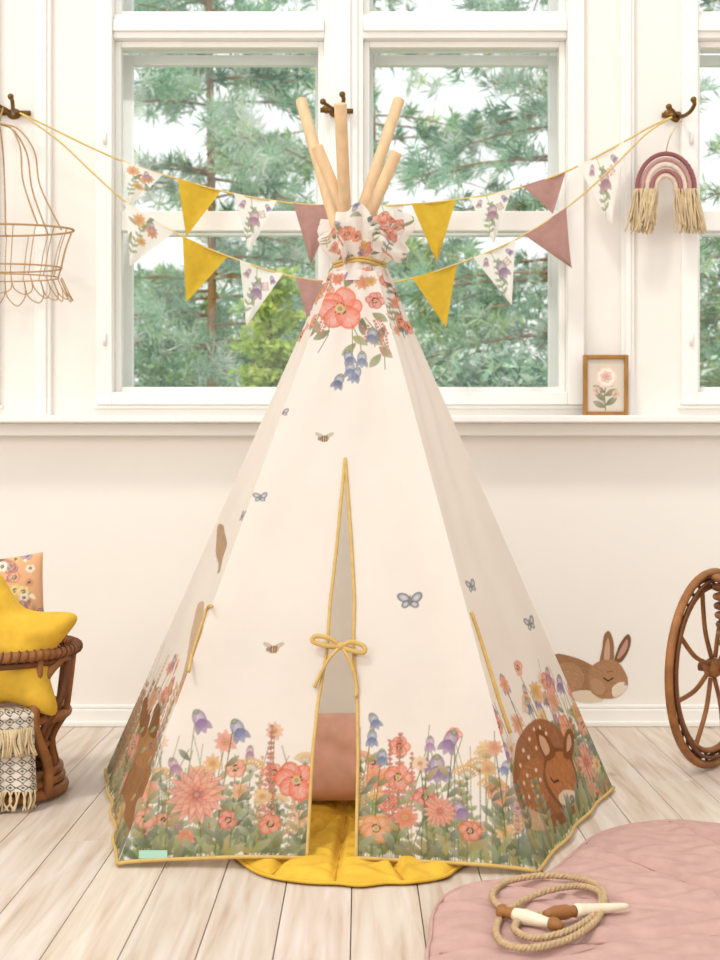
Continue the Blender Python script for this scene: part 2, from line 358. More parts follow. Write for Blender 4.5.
def window(name,a,b):
    E=empty(name); c=(a+b)/2+.012 ; m=MB(); g=MB()
    cs=.052
    m.box((a,WY-.025,ZB),(a+cs,WY+.12,ZT)); m.box((b-cs,WY-.025,ZB),(b,WY+.12,ZT))
    m.box((a+cs,WY-.025,ZB),(b-cs,WY+.12,ZB+.040)); m.box((a+cs,WY-.025,ZT-.05),(b-cs,WY+.12,ZT))
    m.box((a-.01,WY-.012,ZB-.012),(b+.01,WY,ZB))
    m.box((c-.063,WY,ZB+.04),(c+.063,WY+.12,ZT-.05)); m.box((c-.022,WY-.022,ZB+.04),(c+.022,WY-.010,ZT-.05)); m.box((c-.045,WY-.010,ZB+.04),(c+.045,WY,ZT-.05))
    z0,z1=wz(38),wz(14)
    for (l,r) in ((a+cs,c-.063),(c+.063,b-cs)):
        m.box((l,WY,z0),(r,WY+.11,z1)); m.box((l,WY-.012,z0+.02),(r,WY,z1-.02))
        for (q0,q1,mun) in ((ZB+.04,z0,True),(z1,ZT-.05,False)):
            w=.020
            m.box((l,WY+.03,q0),(l+w,WY+.075,q1)); m.box((r-w,WY+.03,q0),(r,WY+.075,q1))
            m.box((l+w,WY+.03,q0),(r-w,WY+.075,q0+w)); m.box((l+w,WY+.03,q1-w),(r-w,WY+.075,q1))
            if mun: m.box((l+w,WY+.03,wz(229)),(r-w,WY+.075,wz(209)))
            w2=.034
            m.box((l,WY+.17,q0),(l+w2,WY+.20,q1)); m.box((r-w2,WY+.17,q0),(r,WY+.20,q1))
            m.box((l+w2,WY+.17,q0),(r-w2,WY+.20,q0+.03)); m.box((l+w2,WY+.17,q1-w2),(r-w2,WY+.20,q1))
            if mun: m.box((l+w2,WY+.17,wz(226)),(r-w2,WY+.20,wz(211)))
            g.box((l+w-.005,WY+.05,q0+w-.005),(r-w+.005,WY+.054,q1-w+.005))
    m.box((c-.05,WY+.12,ZB+.02),(c+.05,WY+.22,ZT-.02)); m.box((a+.02,WY+.12,ZB),(b-.02,WY+.27,ZB+.025))
    m.box((a+.02,WY+.14,z0),(b-.02,WY+.16,z1))
    m.make('frame',M_trim,E,smooth=False,bevel=.003); g.make('glass',M_glass,E,smooth=False)
    h=MB()
    for zz in (wz(340),wz(140)):
        h.tube([(a+.03,WY-.03,zz-.02),(a+.03,WY-.03,zz+.02)],.006)
    h.make('hinges',M_trim,E)
for i,(a,b) in enumerate(win_x): window('window_%d'%(i+1),a,b)

# ---------------------------------------------------------------- garden
gd=MB(); gd.box((-14,4.7,-1.2),(14,30,-1.0)); gd.make('garden_lawn',M_lawn,smooth=False)
def tree(name,cx,cy,z0,z1,rmax,nb,nl,cols,L_=.06,W_=.012,tr=.07,conic=1.0,jit=.10,droop=.25,needles=0):
    E=empty(name)
    if tr:
        t=MB(); t.tube(spl([(cx,cy,-.98),(cx+.03,cy,z1*.4),(cx-.04,cy,z1*.98)],8),np.linspace(tr*1.2,tr*.45,17),10)
    h=rng.random(nb); ang=rng.random(nb)*6.283
    ln=rmax*((1-h)**conic*.85+.15)*(.6+.4*rng.random(nb)); bz=z0+(z1-z0)*h
    d=np.stack([np.cos(ang),np.sin(ang),np.full(nb,.05)],-1); org=np.stack([np.full(nb,cx),np.full(nb,cy),bz],-1)
    if tr and needles:
        for i in range(nb):
            tt=np.linspace(0,1,5); B_=org[i]+d[i]*(ln[i]*tt)[:,None]; B_[:,2]-=droop*tt**2*ln[i]; t.tube(B_,np.linspace(.011,.003,5),4)
    if tr: t.make('trunk',M_bark,E)
    if needles:
        nt=needles; bi=np.repeat(np.arange(nb),nt); tt=rng.random(nb*nt)**.6
        Cn=org[bi]+d[bi]*(ln[bi]*tt)[:,None]; Cn[:,2]-=droop*tt**2*ln[bi]
        Cn+=rng.normal(0,jit,(nb*nt,3))*np.array([1,1,.45])*(.3+.7*tt[:,None])
        N_=nb*nt*nl; ti=np.repeat(np.arange(nb*nt),nl)
        D=rng.normal(0,1,(N_,3))+d[bi][ti]*1.1+np.array([0,0,.25]); D/=np.linalg.norm(D,axis=1,keepdims=True)
        l=(L_*(.5+.7*rng.random(N_)))[:,None]; P=Cn[ti]+D*l*.5+rng.normal(0,.012,(N_,3)); bsel=bi[ti]
        tc=rng.integers(0,len(cols),nb*nt)[ti]
    else:
        N_=nb*nl; bsel=np.repeat(np.arange(nb),nl); tt=rng.random(N_)**.6
        P=org[bsel]+d[bsel]*(ln[bsel]*tt)[:,None]; P[:,2]-=droop*(tt**2)*ln[bsel]; P+=rng.normal(0,jit,(N_,3))*np.array([1,1,.5])*(.35+.65*tt[:,None])
        D=d[bsel]+rng.normal(0,.7,(N_,3)); D/=np.linalg.norm(D,axis=1,keepdims=True); l=(L_*(.6+.8*rng.random(N_)))[:,None]; tc=rng.integers(0,len(cols),N_)
    P[:,2]=np.maximum(P[:,2],-.9)
    Sd=np.cross(D,rng.normal(0,1,(N_,3))); Sd/=np.linalg.norm(Sd,axis=1,keepdims=True)
    w=(W_*(.6+.8*rng.random(N_)))[:,None]
    q=np.stack([P-D*l*.5,P+Sd*w,P+D*l*.5,P-Sd*w],1)
    C=np.array([lin(c) for c in cols]); bc=C[rng.integers(0,len(C),nb)]
    col=np.repeat(np.clip((.35*bc[bsel]+.65*C[tc])*(0.8+.5*rng.random((N_,1))),0,.95),4,0)
    m=MB(); m.add(q.reshape(-1,3),np.arange(N_*4).reshape(-1,4),col=col); m.make('foliage',M_leaf,E,smooth=False)
mint=['#b9dec4','#9cc8aa','#eefaee','#6a9a78','#b4dcb8','#e0f4cc','#568a68','#fafff6']  # near-white entries paint sunlit speckle into the leaf colours
green=['#a6c87c','#d2ec9c','#74a060','#e6f4ae','#9cc27e','#548a5a']
dark=['#68956c','#4c7250','#98be92','#b4d4a8','#436a4e']
lime=['#dcea80','#c2da6a','#eef6a0','#a0c05a']
tree('pine_tree',-1.05,9.2,.9,6.2,1.45,115,26,mint,.13,.0058,.035,.45,.10,.2,17)
tree('pine_tree',1.27,8.6,1.5,6.0,1.40,95,26,mint,.12,.0058,.095,.4,.10,.2,17)
tree('pine_tree',3.0,9.4,.6,6.0,1.5,90,26,mint+green,.12,.0058,.06,.5,.10,.2,15)
tree('pine_tree',-3.3,9.8,.6,6.2,1.5,90,26,mint+green,.12,.0058,.06,.5,.10,.2,15)
tree('pine_tree',.1,12.5,1.2,7.0,1.9,85,24,green+mint,.15,.009,.05,.35,.14,.2,14)
tree('thuja_shrub',-.50,7.6,-.4,1.95,.34,130,110,lime,.06,.014,.03,.6,.05,-.3)
for i,(x,y,z,r) in enumerate([(-4.6,15,2.4,1.6),(-2.4,15.5,3.2,1.7),(-.6,15,2.4,1.6),(1.3,15.4,2.9,1.7),(3.2,15,3.0,1.7),(5.0,15.5,2.6,1.6)]):
    tree('hedge_bush',x,y,-.3,z,r,110,110,dark+green+mint,.11,.026,0,.35,.16)
for i,(x,y,z,r) in enumerate([(-1.7,8.0,1.35,.8),(.7,7.0,1.2,.6),(2.4,7.4,1.3,.7),(-3.4,7.6,1.3,.7)]):
    tree('garden_shrub',x,y,-.4,z+.3,r,90,120,dark+mint,.07,.012,0,.4,.1)

# ---------------------------------------------------------------- teepee
TP=empty('teepee_tent')
FL=onfloor(118,868);FR=onfloor(537,876);RM=onfloor(613,791);LM=onfloor(106,773);BK=V(.03,4.02,0)
C1=V(-.02,3.3,0);C2=V(-.006,3.28,1.292);K=.12
top=lambda P:C2+K*(P-C1)
fl_off=V(0,0,.008)
class Panel:
    def __init__(s,A,B,hem=.004,sag=.012,sx=1.0,wav=.004):
        s.P0=A+fl_off; s.P1=B+fl_off; s.T0=top(A); s.T1=top(B); s.sx=sx; s.wav=wav
        s.u=unit(s.P1-s.P0); s.W=np.linalg.norm(s.P1-s.P0); w=s.T0-s.P0; s.v=unit(w-np.dot(w,s.u)*s.u)
        s.Hh=np.dot(w,s.v); s.n=np.cross(s.u,s.v); s.l=np.dot(w,s.u); s.r=np.dot(s.T1-s.P0,s.u); s.hem=hem; s.sag=sag
        s.cv=Canvas(s.W*sx+.01,s.Hh+.02)
    def uL(s,v): return s.l*v/s.Hh
    def uR(s,v): return s.W+(s.r-s.W)*v/s.Hh
    def hemv(s,ss): return s.hem*np.sin(math.pi*np.clip(ss,0,1))**.6
    def col(s,u,v): return s.cv.sample(u*s.sx,v)
    def pos(s,u,v,off=0):
        u=np.asarray(u,float);v=np.asarray(v,float); t=np.clip(v/s.Hh,0,1)
        ss=np.clip((u-s.uL(v))/(s.uR(v)-s.uL(v)+1e-9),0,1)
        vv=v+s.hemv(ss)*(1-t)**8
        env=np.sin(math.pi*ss)**.8
        d=-s.sag*env*np.sin(math.pi*np.clip(t*.92+.05,0,1))
        d+=.0045*env*np.sin(ss*17+3*np.sin(t*5))*np.clip(t*1.6-.5,0,1)
        d+=.0040*env*np.sin(u*19+v*9)*np.sin(v*13-u*7)
        d+=s.wav*env*np.sin(u*26+1)*np.clip(1-v/.25,0,1)
        return s.P0+u[...,None]*s.u+vv[...,None]*s.v+(d+off)[...,None]*s.n
    def pix(s,px,py):
        o=V(0,0,H); d=V((px-360)/F,1,-(py-480)/F); k=np.dot(s.P0-o,s.n)/np.dot(d,s.n); q=o+k*d-s.P0
        return float(np.dot(q,s.u)),float(np.dot(q,s.v))
    def cx(s,px,py): u,v=s.pix(px,py); return u*s.sx,v
    def pp(s,L): return [s.pix(*p) for p in L]
    def cp(s,L): return [s.cx(*p) for p in L]
pF=Panel(FL,FR,.020,.010,wav=.006);pR=Panel(FR,RM,sx=.6);pB1=Panel(RM,BK);pB2=Panel(BK,LM);pL=Panel(LM,FL,sx=.5)

c=pF.cv
meadow(c,pF.W,1.45,1.08)
def stemto(p,px,py,base=None,w=.0022):
    u,v=p.cx(px,py); x0=u+(random.uniform(-.03,.03) if base is None else base); p.cv.line([(x0+(u-x0)*(k/6)**1.6,v*k/6) for k in range(7)],w,random.choice(G),.85)
    for k in (2,3,4):
        t=k/6; xx=x0+(u-x0)*t**1.6; c_=random.choice((-1,1)); p.cv.leaf(xx,v*t,.036,.007,math.pi/2-c_*.8,random.choice(G),.85)
    return u,v
def flowers(p,L):
    for (px,py,kind,r,col) in L:
        u,v=stemto(p,px,py)
        if kind=='d': dahlia(p.cv,u,v,r,col)
        elif kind=='p': poppy(p.cv,u,v,r,col)
        elif kind=='y': daisy(p.cv,u,v,r,col)
        else: bell(p.cv,u,v,r,random.choice((-1.57,-1.1,-2.0)),col)
for px,py,cl,s in ((272,728,'#c2583f',.0075),(262,760,'#dc9a6a',.0055),(400,735,'#ca5c44',.008),(412,755,'#cc6a50',.0065),(180,770,'#b07080',.0055),(517,760,'#dc9a6a',.0055),(390,742,'#ca5c44',.0065)):
    u,v=pF.pix(px,py); spike(c,u,0,v,cl,s)
for px,py in ((467,778),(480,770),(250,772),(492,790),(160,780)):
    u,v=pF.pix(px,py); umbel(c,u,0,v,'#e0b050',.028)
flowers(pF,[
 (225,743,'y',.028,'#eca290'),(212,765,'y',.022,'#efc07c'),(235,770,'p',.022,'#ee9a74'),
 (196,712,'b',.048,'#9272a4'),(234,722,'b',.048,'#727aa6'),(171,760,'b',.034,'#ae829a'),(150,792,'y',.028,'#eca280'),
 (145,820,'p',.024,'#e69266'),(240,795,'y',.024,'#e8b48c'),(228,825,'p',.022,'#e27052'),(262,800,'y',.022,'#efcc8c'),
 (376,782,'y',.032,'#ea9058'),(371,715,'b',.034,'#6e80a8'),(372,732,'b',.034,'#6e80a8'),(382,752,'b',.034,'#6e80a8'),
 (437,758,'b',.054,'#866a9a'),(454,733,'b',.048,'#9272a4'),(430,738,'b',.030,'#a688b0'),(398,780,'p',.030,'#e67c4c'),(456,805,'b',.040,'#9272a4'),
 (502,800,'y',.026,'#eca280'),(376,835,'p',.032,'#ea9850'),(425,800,'p',.024,'#dc6450'),(405,822,'y',.028,'#ea8a60'),(488,770,'y',.022,'#e8bc74'),
 (320,820,'y',.022,'#eca280'),(270,830,'p',.024,'#e67c4c'),(185,842,'y',.024,'#ea8a60'),(470,835,'p',.024,'#e67c4c'),(505,835,'y',.024,'#efc07c'),
 (250,748,'b',.026,'#ae829a'),(160,742,'y',.020,'#f0cdb0'),(420,765,'y',.020,'#f0cdb0'),(508,762,'b',.030,'#7f88b2'),(495,748,'y',.020,'#eca280'),
 (196,797,'d',.066,'#efa07a'),(296,783,'p',.043,'#ec6c40'),(440,815,'d',.036,'#e88c64')])
for k in range(45): c.leaf(random.uniform(0,pF.W),random.uniform(-.005,.03),random.uniform(.035,.06),random.uniform(.006,.010),random.uniform(.3,2.8),random.choice(G),.88,.22)
for a,b in (((352,325),(345,375)),((350,320),(362,360)),((357,318),(375,345)),((365,318),(388,350)),((392,305),(398,345)),((330,318),(318,352)),((385,300),(403,338)),((320,300),(308,335)),((375,325),(385,368))):
    q=pF.pp([a,((a[0]+b[0])/2+4,(a[1]+b[1])/2),b]); c.line(q,.0024,'#76855a')
for px,py,a in ((352,335,-.6),(356,342,-2.4),(366,335,-.5),(322,300,-2.2),(330,330,-2.6),(390,320,-1.0),(372,312,-.6),(345,288,1.2),(358,290,.9),(330,288,1.9),(385,325,-2),(392,328,-.9),(316,325,-2.2),(313,318,-1.2),(362,318,-1.5),(379,345,-.8),(381,352,-2.2)): c.leaf(*pF.pix(px,py),.046,.010,a,random.choice(G),.9,.22)
for px,py,a,nn in ((376,318,-1.1,6),(383,335,-1.4,6),(390,312,-1.2,7),(325,318,-1.9,5),(365,325,-1.3,5),(312,322,-1.9,5),(317,305,-2,4)): berries(c,*pF.pix(px,py),nn,a,'#c85640')
for px,py,cl in ((347,350,'#6c7aa4'),(362,352,'#7886a8'),(341,374,'#606e90'),(358,368,'#6c7aa4'),(372,328,'#7886a8'),(350,362,'#7886a8')): bell(c,*pF.pix(px,py),.038,random.choice((-1.3,-1.57,-1.9)),cl)
for px,py,cl,r in ((362,283,'#eb9870',.022),(350,277,'#ae829a',.018),(371,281,'#e0b050',.018),(338,279,'#e67c4c',.020)): daisy(c,*pF.pix(px,py),r,cl)
poppy(c,*pF.pix(375,300),.024,'#dc6c50'); poppy(c,*pF.pix(325,290),.022,'#e69266'); poppy(c,*pF.pix(340,309),.056,'#ec6c40')
bee(c,*pF.pix(324,437),.018); bee(c,*pF.pix(273,649),.019)
butterfly(c,*pF.pix(410,600),.028,.2); butterfly(c,*pF.pix(260,497),.017,.3); butterfly(c,*pF.pix(283,412),.014,.3)
# right side
c=pR.cv
meadow(c,pR.W*pR.sx,2.0,1.4,big=1.25)
flowers(pR,[(556,700,'y',.034,'#eca280'),(568,728,'p',.038,'#e67c4c'),(588,762,'d',.052,'#efa07a'),(578,712,'y',.034,'#e0b050'),(560,676,'b',.044,'#9272a4'),(602,785,'p',.034,'#e67c4c'),(549,668,'b',.038,'#b87e96'),(590,738,'b',.038,'#727aa6'),(530,698,'b',.036,'#727aa6'),(540,690,'y',.030,'#e0b050'),(594,790,'y',.03,'#eca280'),(573,690,'p',.028,'#e2705a'),(583,725,'p',.026,'#e69266'),(597,765,'y',.026,'#efcc8c')])
def curve2(p,L): return [tuple(q) for q in spl(np.array(p.cp(L)),6,True)]
def blob(p,L,col,al=.95,fur=0,fang=-1.2): p.cv.poly(curve2(p,L),col,al,fur,fang=fang)
# fawn asleep: curled body, haunch, folded legs, neck turned back, head resting low with two ears
blob(pR,[(516,760),(520,740),(530,724),(543,718),(556,724),(566,740),(573,764),(577,788),(572,808),(560,822),(542,831),(527,826),(516,808),(513,782)],'#a26a40',.95,420,-1.2)
blob(pR,[(518,790),(524,768),(536,758),(547,766),(551,786),(546,806),(534,818),(523,812)],'#b57c4e',.8,160,-.5)
blob(pR,[(517,812),(524,806),(538,812),(552,818),(556,826),(544,831),(528,828)],'#dcc09c',.85,50,-.1)
blob(pR,[(546,824),(552,816),(568,812),(576,806),(580,811),(572,820),(556,828)],'#94603a',.95,40,-.1)
blob(pR,[(545,770),(551,752),(562,748),(571,758),(577,778),(579,796),(573,808),(563,808),(553,798),(546,785)],'#5c3820',.5)
blob(pR,[(548,769),(554,755),(563,752),(571,762),(576,779),(577,795),(571,804),(563,803),(555,794),(549,782)],'#bd8050',.97,150,-1.5)
blob(pR,[(562,797),(568,790),(576,792),(577,799),(571,805),(564,804)],'#ecdcc4')
blob(pR,[(550,760),(541,747),(538,731),(545,729),(553,740),(558,755)],'#8c582e',.97,30); blob(pR,[(549,755),(543,745),(542,735),(548,738),(553,750)],'#deb498')
blob(pR,[(564,755),(565,738),(571,728),(576,735),(575,750),(570,760)],'#8c582e',.97,30); blob(pR,[(567,752),(568,740),(572,734),(573,745)],'#deb498')
pR.cv.line(pR.cp([(554,778),(558,782),(563,780)]),.005,'#2a1810',.95); pR.cv.ell(*pR.cx(575,799),.008,.008,0,'#2a1810')
for px,py in ((526,750),(531,739),(538,748),(523,765),(531,757),(543,727),(530,775),(538,770),(526,783),(535,785),(542,780),(531,797),(540,796),(524,797),(536,729),(549,733)): pR.cv.ell(*pR.cx(px,py),.0055,.0045,0,'#f0dec4',.85,.1)
for k in range(45):
    x=random.uniform(0,pR.W*pR.sx); c.leaf(x,random.uniform(-.01,.02),random.uniform(.04,.07),.008,random.uniform(.7,2.4),random.choice(G),.85,.25)
for px,py in ((520,838),(534,838),(552,832)): sprig(c,*pR.cx(px,py),.10,.01,random.choice(G),.03)
butterfly(c,*pR.cx(532,623),.026,.2); butterfly(c,*pR.cx(474,585),.022,.2)
# left side
c=pL.cv
meadow(c,pL.W*pL.sx,1.5,1.5,tone=1,big=1.3)
for k in range(18):
    x=random.uniform(0,pL.W*pL.sx);h=random.uniform(.16,.40); sprig(c,x,0,h,random.uniform(-.06,.06),random.choice(['#b48c54','#a07c4c','#c9a06c','#7c7b3e','#b0745a']),.032)
# brown rabbit sitting in the grass
blob(pL,[(126,825),(122,800),(124,775),(131,757),(140,752),(148,762),(152,785),(151,810),(146,830),(134,836)],'#a5774c',.92,200,-1.4)
blob(pL,[(136,765),(133,750),(136,735),(143,727),(151,731),(155,745),(152,760),(144,768)],'#b58659',.95,90)
blob(pL,[(138,735),(139,712),(143,697),(147,701),(147,718),(144,735)],'#976a42',.95,20); blob(pL,[(147,733),(150,712),(154,702),(157,708),(155,724),(151,737)],'#8a5f3a',.95,20)
pL.cv.ell(*pL.cx(147,745),.010,.006,0,'#2a1810'); blob(pL,[(134,810),(138,798),(146,800),(148,815),(143,826),(136,824)],'#dcc4a0',.8,20)
flowers(pL,[(150,700,'y',.034,'#dca078'),(165,690,'p',.03,'#e0906a'),(131,745,'p',.034,'#e0906a'),(160,725,'b',.036,'#9272a4'),(168,740,'y',.034,'#d8a870'),(120,785,'d',.04,'#e6a684'),(160,780,'p',.034,'#d8785a'),(118,815,'y',.03,'#e0b050')])
for k in range(26):
    x=random.uniform(0,pL.W*pL.sx); c.leaf(x,random.uniform(-.01,.02),random.uniform(.04,.08),.008,random.uniform(.7,2.4),random.choice(G),.85,.25)
blob(pL,[(186,645),(190,615),(195,600),(200,603),(200,622),(203,640),(199,664),(192,694),(184,704),(179,684)],'#c8a880',.75,60)
blob(pL,[(212,562),(213,540),(217,524),(221,527),(221,548),(218,568),(214,572)],'#b08a5c',.8,40)
blob(pL,[(204,532),(207,521),(212,518),(211,532),(207,542)],'#c8a880',.75)
butterfly(c,*pL.cx(240,515),.02)
for p in (pR,pL,pB1,pB2):
    for k in range(16):
        v=p.Hh-random.uniform(.0,.17);u=random.uniform(p.uL(v),p.uR(v))*p.sx
        random.choice((lambda:daisy(p.cv,u,v,.018,'#eb9870'),lambda:bell(p.cv,u,v,.026,-1.57,'#727aa6'),lambda:sprig(p.cv,u,v-.03,.05),lambda:poppy(p.cv,u,v,.018)))()

def fullpanel(p,nr,nc,name):
    t=np.linspace(0,1,nr)[:,None]; s_=np.linspace(0,1,nc)[None]; v=p.Hh*t+0*s_; u=p.uL(v)+(p.uR(v)-p.uL(v))*s_
    m=MB(); m.grid(p.pos(u,v),col=p.col(u,v)); return m.make(name,M_fab,TP)
fullpanel(pR,560,300,'side_panel_1'); fullpanel(pL,560,300,'side_panel_2'); fullpanel(pB1,200,120,'back_panel_1'); fullpanel(pB2,200,120,'back_panel_2')
oL=pF.pp([(345,457),(337,540),(330,600),(327,648),(318,700),(312,760),(306,868)])
oR=pF.pp([(345,457),(351,540),(354,600),(353,648),(357,700),(358,760),(356,868)])
def opx(O,v):
    O=sorted(O,key=lambda q:q[1]); vs=[q[1] for q in O]; us=[q[0] for q in O]
    tu=(pF.l+pF.r)/2; return np.interp(v,vs+[pF.Hh],us+[tu])
nr,nc=720,200
t=np.linspace(0,1,nr)[:,None];s_=np.linspace(0,1,nc)[None]; v=pF.Hh*t+0*s_
for nm,a,b in (('front_flap_1',pF.uL(v),opx(oL,v)),('front_flap_2',opx(oR,v),pF.uR(v))):
    u=a+(b-a)*s_; m=MB(); m.grid(pF.pos(u,v),col=pF.col(u,v)); m.make(nm,M_fab,TP)
tr=MB()
for O in (oL,oR):
    vs=np.linspace(0,oL[0][1],60); tr.tube(pF.pos(opx(O,vs),vs,.002),.0040,6)
for a0,a1 in ((0,opx(oL,0.0)),(opx(oR,0.0),pF.W)):
    u=np.linspace(a0,a1,40); tr.tube(pF.pos(u,u*0,.002),.0042,6)
for p in (pR,pB1,pB2,pL):
    u=np.linspace(0,p.W,60); tr.tube(p.pos(u,u*0,.002),.0042,6)
def ptube(p,L,r=.004):
    q=spl(np.array(p.pp(L)),8); tr.tube(p.pos(q[:,0],q[:,1],.003),r,6)
ptube(pR,[(471,612),(478,630),(488,662),(499,700),(511,733)],.005)
ptube(pL,[(213,607),(207,606),(203,612),(196,640),(190,672)],.004)
tr.make('ochre_trim',M_gold,TP)
lb=MB(); q=np.array(pF.pp([(139,853),(167,855),(167,864),(139,862)])); lb.add(pF.pos(q[:,0],q[:,1],.003),[(0,1,2,3)]); lb.make('label',M_tag,TP)
def fr3(px,py,off): u,v_=pF.pix(px,py); return pF.pos(u,v_,off)
bo=MB()
bo.tube(spl([fr3(322,643,.004),fr3(330,648,.012),fr3(341,648,.018),fr3(352,650,.012),fr3(357,655,.004)],6),.0038,8)
bo.tube(spl([fr3(341,648,.02),fr3(330,641,.03),fr3(316,639,.028),fr3(314,644,.024),fr3(328,648,.024),fr3(341,648,.02)],6),.0040,8,flat=1.3)
bo.tube(spl([fr3(341,648,.02),fr3(352,645,.03),fr3(364,649,.028),fr3(364,655,.024),fr3(352,653,.024),fr3(341,648,.02)],6),.0040,8,flat=1.3)
bo.tube(spl([fr3(340,649,.02),fr3(330,660,.022),fr3(321,674,.014),fr3(314,688,.008)],6),.0040,8)
bo.tube(spl([fr3(342,649,.02),fr3(350,662,.022),fr3(356,682,.012),fr3(356,698,.008)],6),.0040,8)
bo.sphere(fr3(341,648,.022),(.009,.007,.008)); bo.make('tie_bow',M_gold,TP)
po=MB()
for base,Qx,Qy,zt in ((FR,-.026,3.242,1.765),(FL,-.048,3.276,1.775),(LM,-.042,3.300,1.585),(RM,.026,3.272,1.60),(BK,-.030,3.325,1.675)):
    b=base+(C1-base)*.10; b[2]=.004; Q=V(Qx,Qy,1.292); k1=(zt-.004)/(1.292-.004)
    po.tube([b+(Q-b)*k for k in np.linspace(0,k1,12)],.0150,14)
po.make('wooden_poles',M_pole,TP,bevel=.002)
cc=Canvas(1.0,.36)
for k in range(40): cc.leaf(random.random(),random.uniform(0,.3),.05,.011,random.uniform(0,6.28),random.choice(G),.9,.25)
for k in range(80):
    x,y=random.random(),random.uniform(.0,.33); r_=random.random()
    if r_<.32: poppy(cc,x,y,random.uniform(.022,.034),random.choice(COR))
    elif r_<.6: bell(cc,x,y,.036,random.uniform(0,6.28),random.choice(['#727aa6','#9272a4']))
    elif r_<.8: daisy(cc,x,y,.026,random.choice(['#eb9870','#e0b050']))
    else: sprig(cc,x,y,.07,0,None,.026)
th=np.linspace(0,2*math.pi,260,endpoint=False)[None]; tt=np.linspace(0,1,60)[:,None]
rad=np.interp(tt,[0,.20,.5,.8,1],[.088,.058,.080,.092,.084]); zz=np.interp(tt,[0,.20,1],[1.268,1.318,1.425])
am=np.interp(tt,[0,.2,.5,1],[.03,.08,.13,.20])
rr=rad*(1+am*(np.sin(7*th+1+2*np.sin(th*2)+tt)+.5*np.sin(15*th+tt*3)))
zt_=zz+tt**2*(.022*np.sin(3*th+.8)+.012*np.sin(7*th))
rr=rr*(1+.18*tt*np.clip(np.cos(th+.3),0,1))
P=np.stack([-.006+.012*tt+rr*np.cos(th),3.28+rr*np.sin(th),zt_],-1)
co=MB(); co.grid(P,col=cc.sample((th/6.2832*.95+0*tt),tt*.3+0*th),closed_u=True)
for (ox,oz,L1,W1,dz,u0) in ((.03,1.375,.085,.040,-.035,.3),(.02,1.392,.070,.035,.012,.6),(-.055,1.36,.05,.03,-.03,.1)):
    g1=np.linspace(0,1,40)[:,None];g2=np.linspace(-1,1,30)[None]
    wv=W1*np.sqrt(np.clip(np.sin(math.pi*(.12+.80*g1)),0,1)); sgn=1 if ox>0 else .5
    P=np.stack([ox+L1*g1*sgn+.004*np.cos(g2*4),3.185-.018*np.sin(g1*3.1)+.03*g1+.010*np.sin(g2*6+g1*3)+.012*g2**2,oz+dz*g1**1.5+wv*g2+.005*np.sin(g1*9+g2*2)],-1)
    co.grid(P,col=cc.sample(g1*.12+u0+0*g2,(g2+1)*.06+.08+0*g1))
co.make('gathered_collar',M_fab,TP)
cb=MB(); a=np.linspace(0,2*math.pi,60,endpoint=False)
for dz in (0,.008): cb.tube(np.stack([-.002+.064*np.cos(a),3.28+.064*np.sin(a),1.314+dz+.004*np.sin(3*a)],-1),.004,6,closed=True)
cb.make('collar_cord',M_gold,TP)

# ---------------------------------------------------------------- padded shapes
def pad(outline,thick,seams=None,rings=26,sig=.02,power=.5,depth=.6,edge=3):
    O=np.asarray(outline,float); c0=O.mean(0); N=len(O); r=np.linspace(1,0,rings)
    X=c0+(O-c0)[None]*r[:,None,None]; hgt=thick*(1-r**edge)**power; h=np.repeat(hgt[:,None],N,1)
    if seams is not None:
        for (p,q) in seams:
            p=np.array(p);q=np.array(q);d=q-p; t=np.clip(((X-p)@d)/(d@d),0,1); dist=np.linalg.norm(X-p-t[...,None]*d,axis=-1)
            h*=1-depth*np.exp(-(dist/sig)**2)
    return X,h
def padmesh(mb,outline,thick,T=lambda P:P,col=None,seams=None,sig=.02,under=1.0,power=.5,rings=26,wr=.0,depth=.6,wf=1.0,edge=3):
    X,h=pad(outline,thick,seams,rings=rings,sig=sig,power=power,depth=depth,edge=edge)
    if wr: h=h*(1+wr*np.sin(X[...,0]*40*wf+2*np.sin(X[...,1]*30*wf))*np.sin(X[...,1]*33*wf+1))
    for sg in (1,-under):
        P=np.concatenate([X,(h*sg)[...,None]],-1); mb.grid(T(P) if sg>0 else T(P)[:,::-1],col=None if col is None else col(X),closed_u=True)
def clip_out(cen,ang,O,k=.985):     # distance from cen to the outline along ang
    d=O-cen; a=np.arctan2(d[:,1],d[:,0]); i=np.argmin(np.abs((a-ang+math.pi)%(2*math.pi)-math.pi)); return np.linalg.norm(d[i])*k

ol=[(-.235,2.72),(-.20,2.66),(-.16,2.625),(-.10,2.600),(-.04,2.592),(0,2.580),(.05,2.597),(.10,2.600),(.165,2.635),(.20,2.70),(.31,2.9),(.43,3.12),(.47,3.35),(.34,3.55),(.1,3.7),(-.15,3.72),(-.42,3.6),(-.52,3.35),(-.43,3.05),(-.30,2.86)]
O=spl(ol,12,True)
cen=V(-.03,3.15); angs=np.radians([-92,-106,-78,-62,-122,-40,-145,-10,20,60,100,140,175])
seams=[(cen,(cen[0]+.8*math.cos(a),cen[1]+.8*math.sin(a))) for a in angs]
m=MB(); padmesh(m,O,.024,lambda P:P+V(0,0,.004),seams=seams,sig=.009,under=.12,depth=.8,wr=.25,rings=70,wf=1.6,edge=8)
m.tube(np.c_[O,np.full(len(O),.008)],.004,6,closed=True)
for a in angs:
    R_=clip_out(cen,a,O); m.tube([(cen[0]+R_*k*math.cos(a),cen[1]+R_*k*math.sin(a),.0085) for k in np.linspace(.1,1,12)],.0016,5,mat=1)
m.make('yellow_floor_mat',[M_yel,M_yelseam])
cp=V(.78,2.33)
vis=[onfloor(*p)[:2] for p in ((431,938),(434,915),(448,897),(478,886),(520,882),(548,876),(572,857),(596,838),(628,828),(672,823),(720,827),(768,832))]
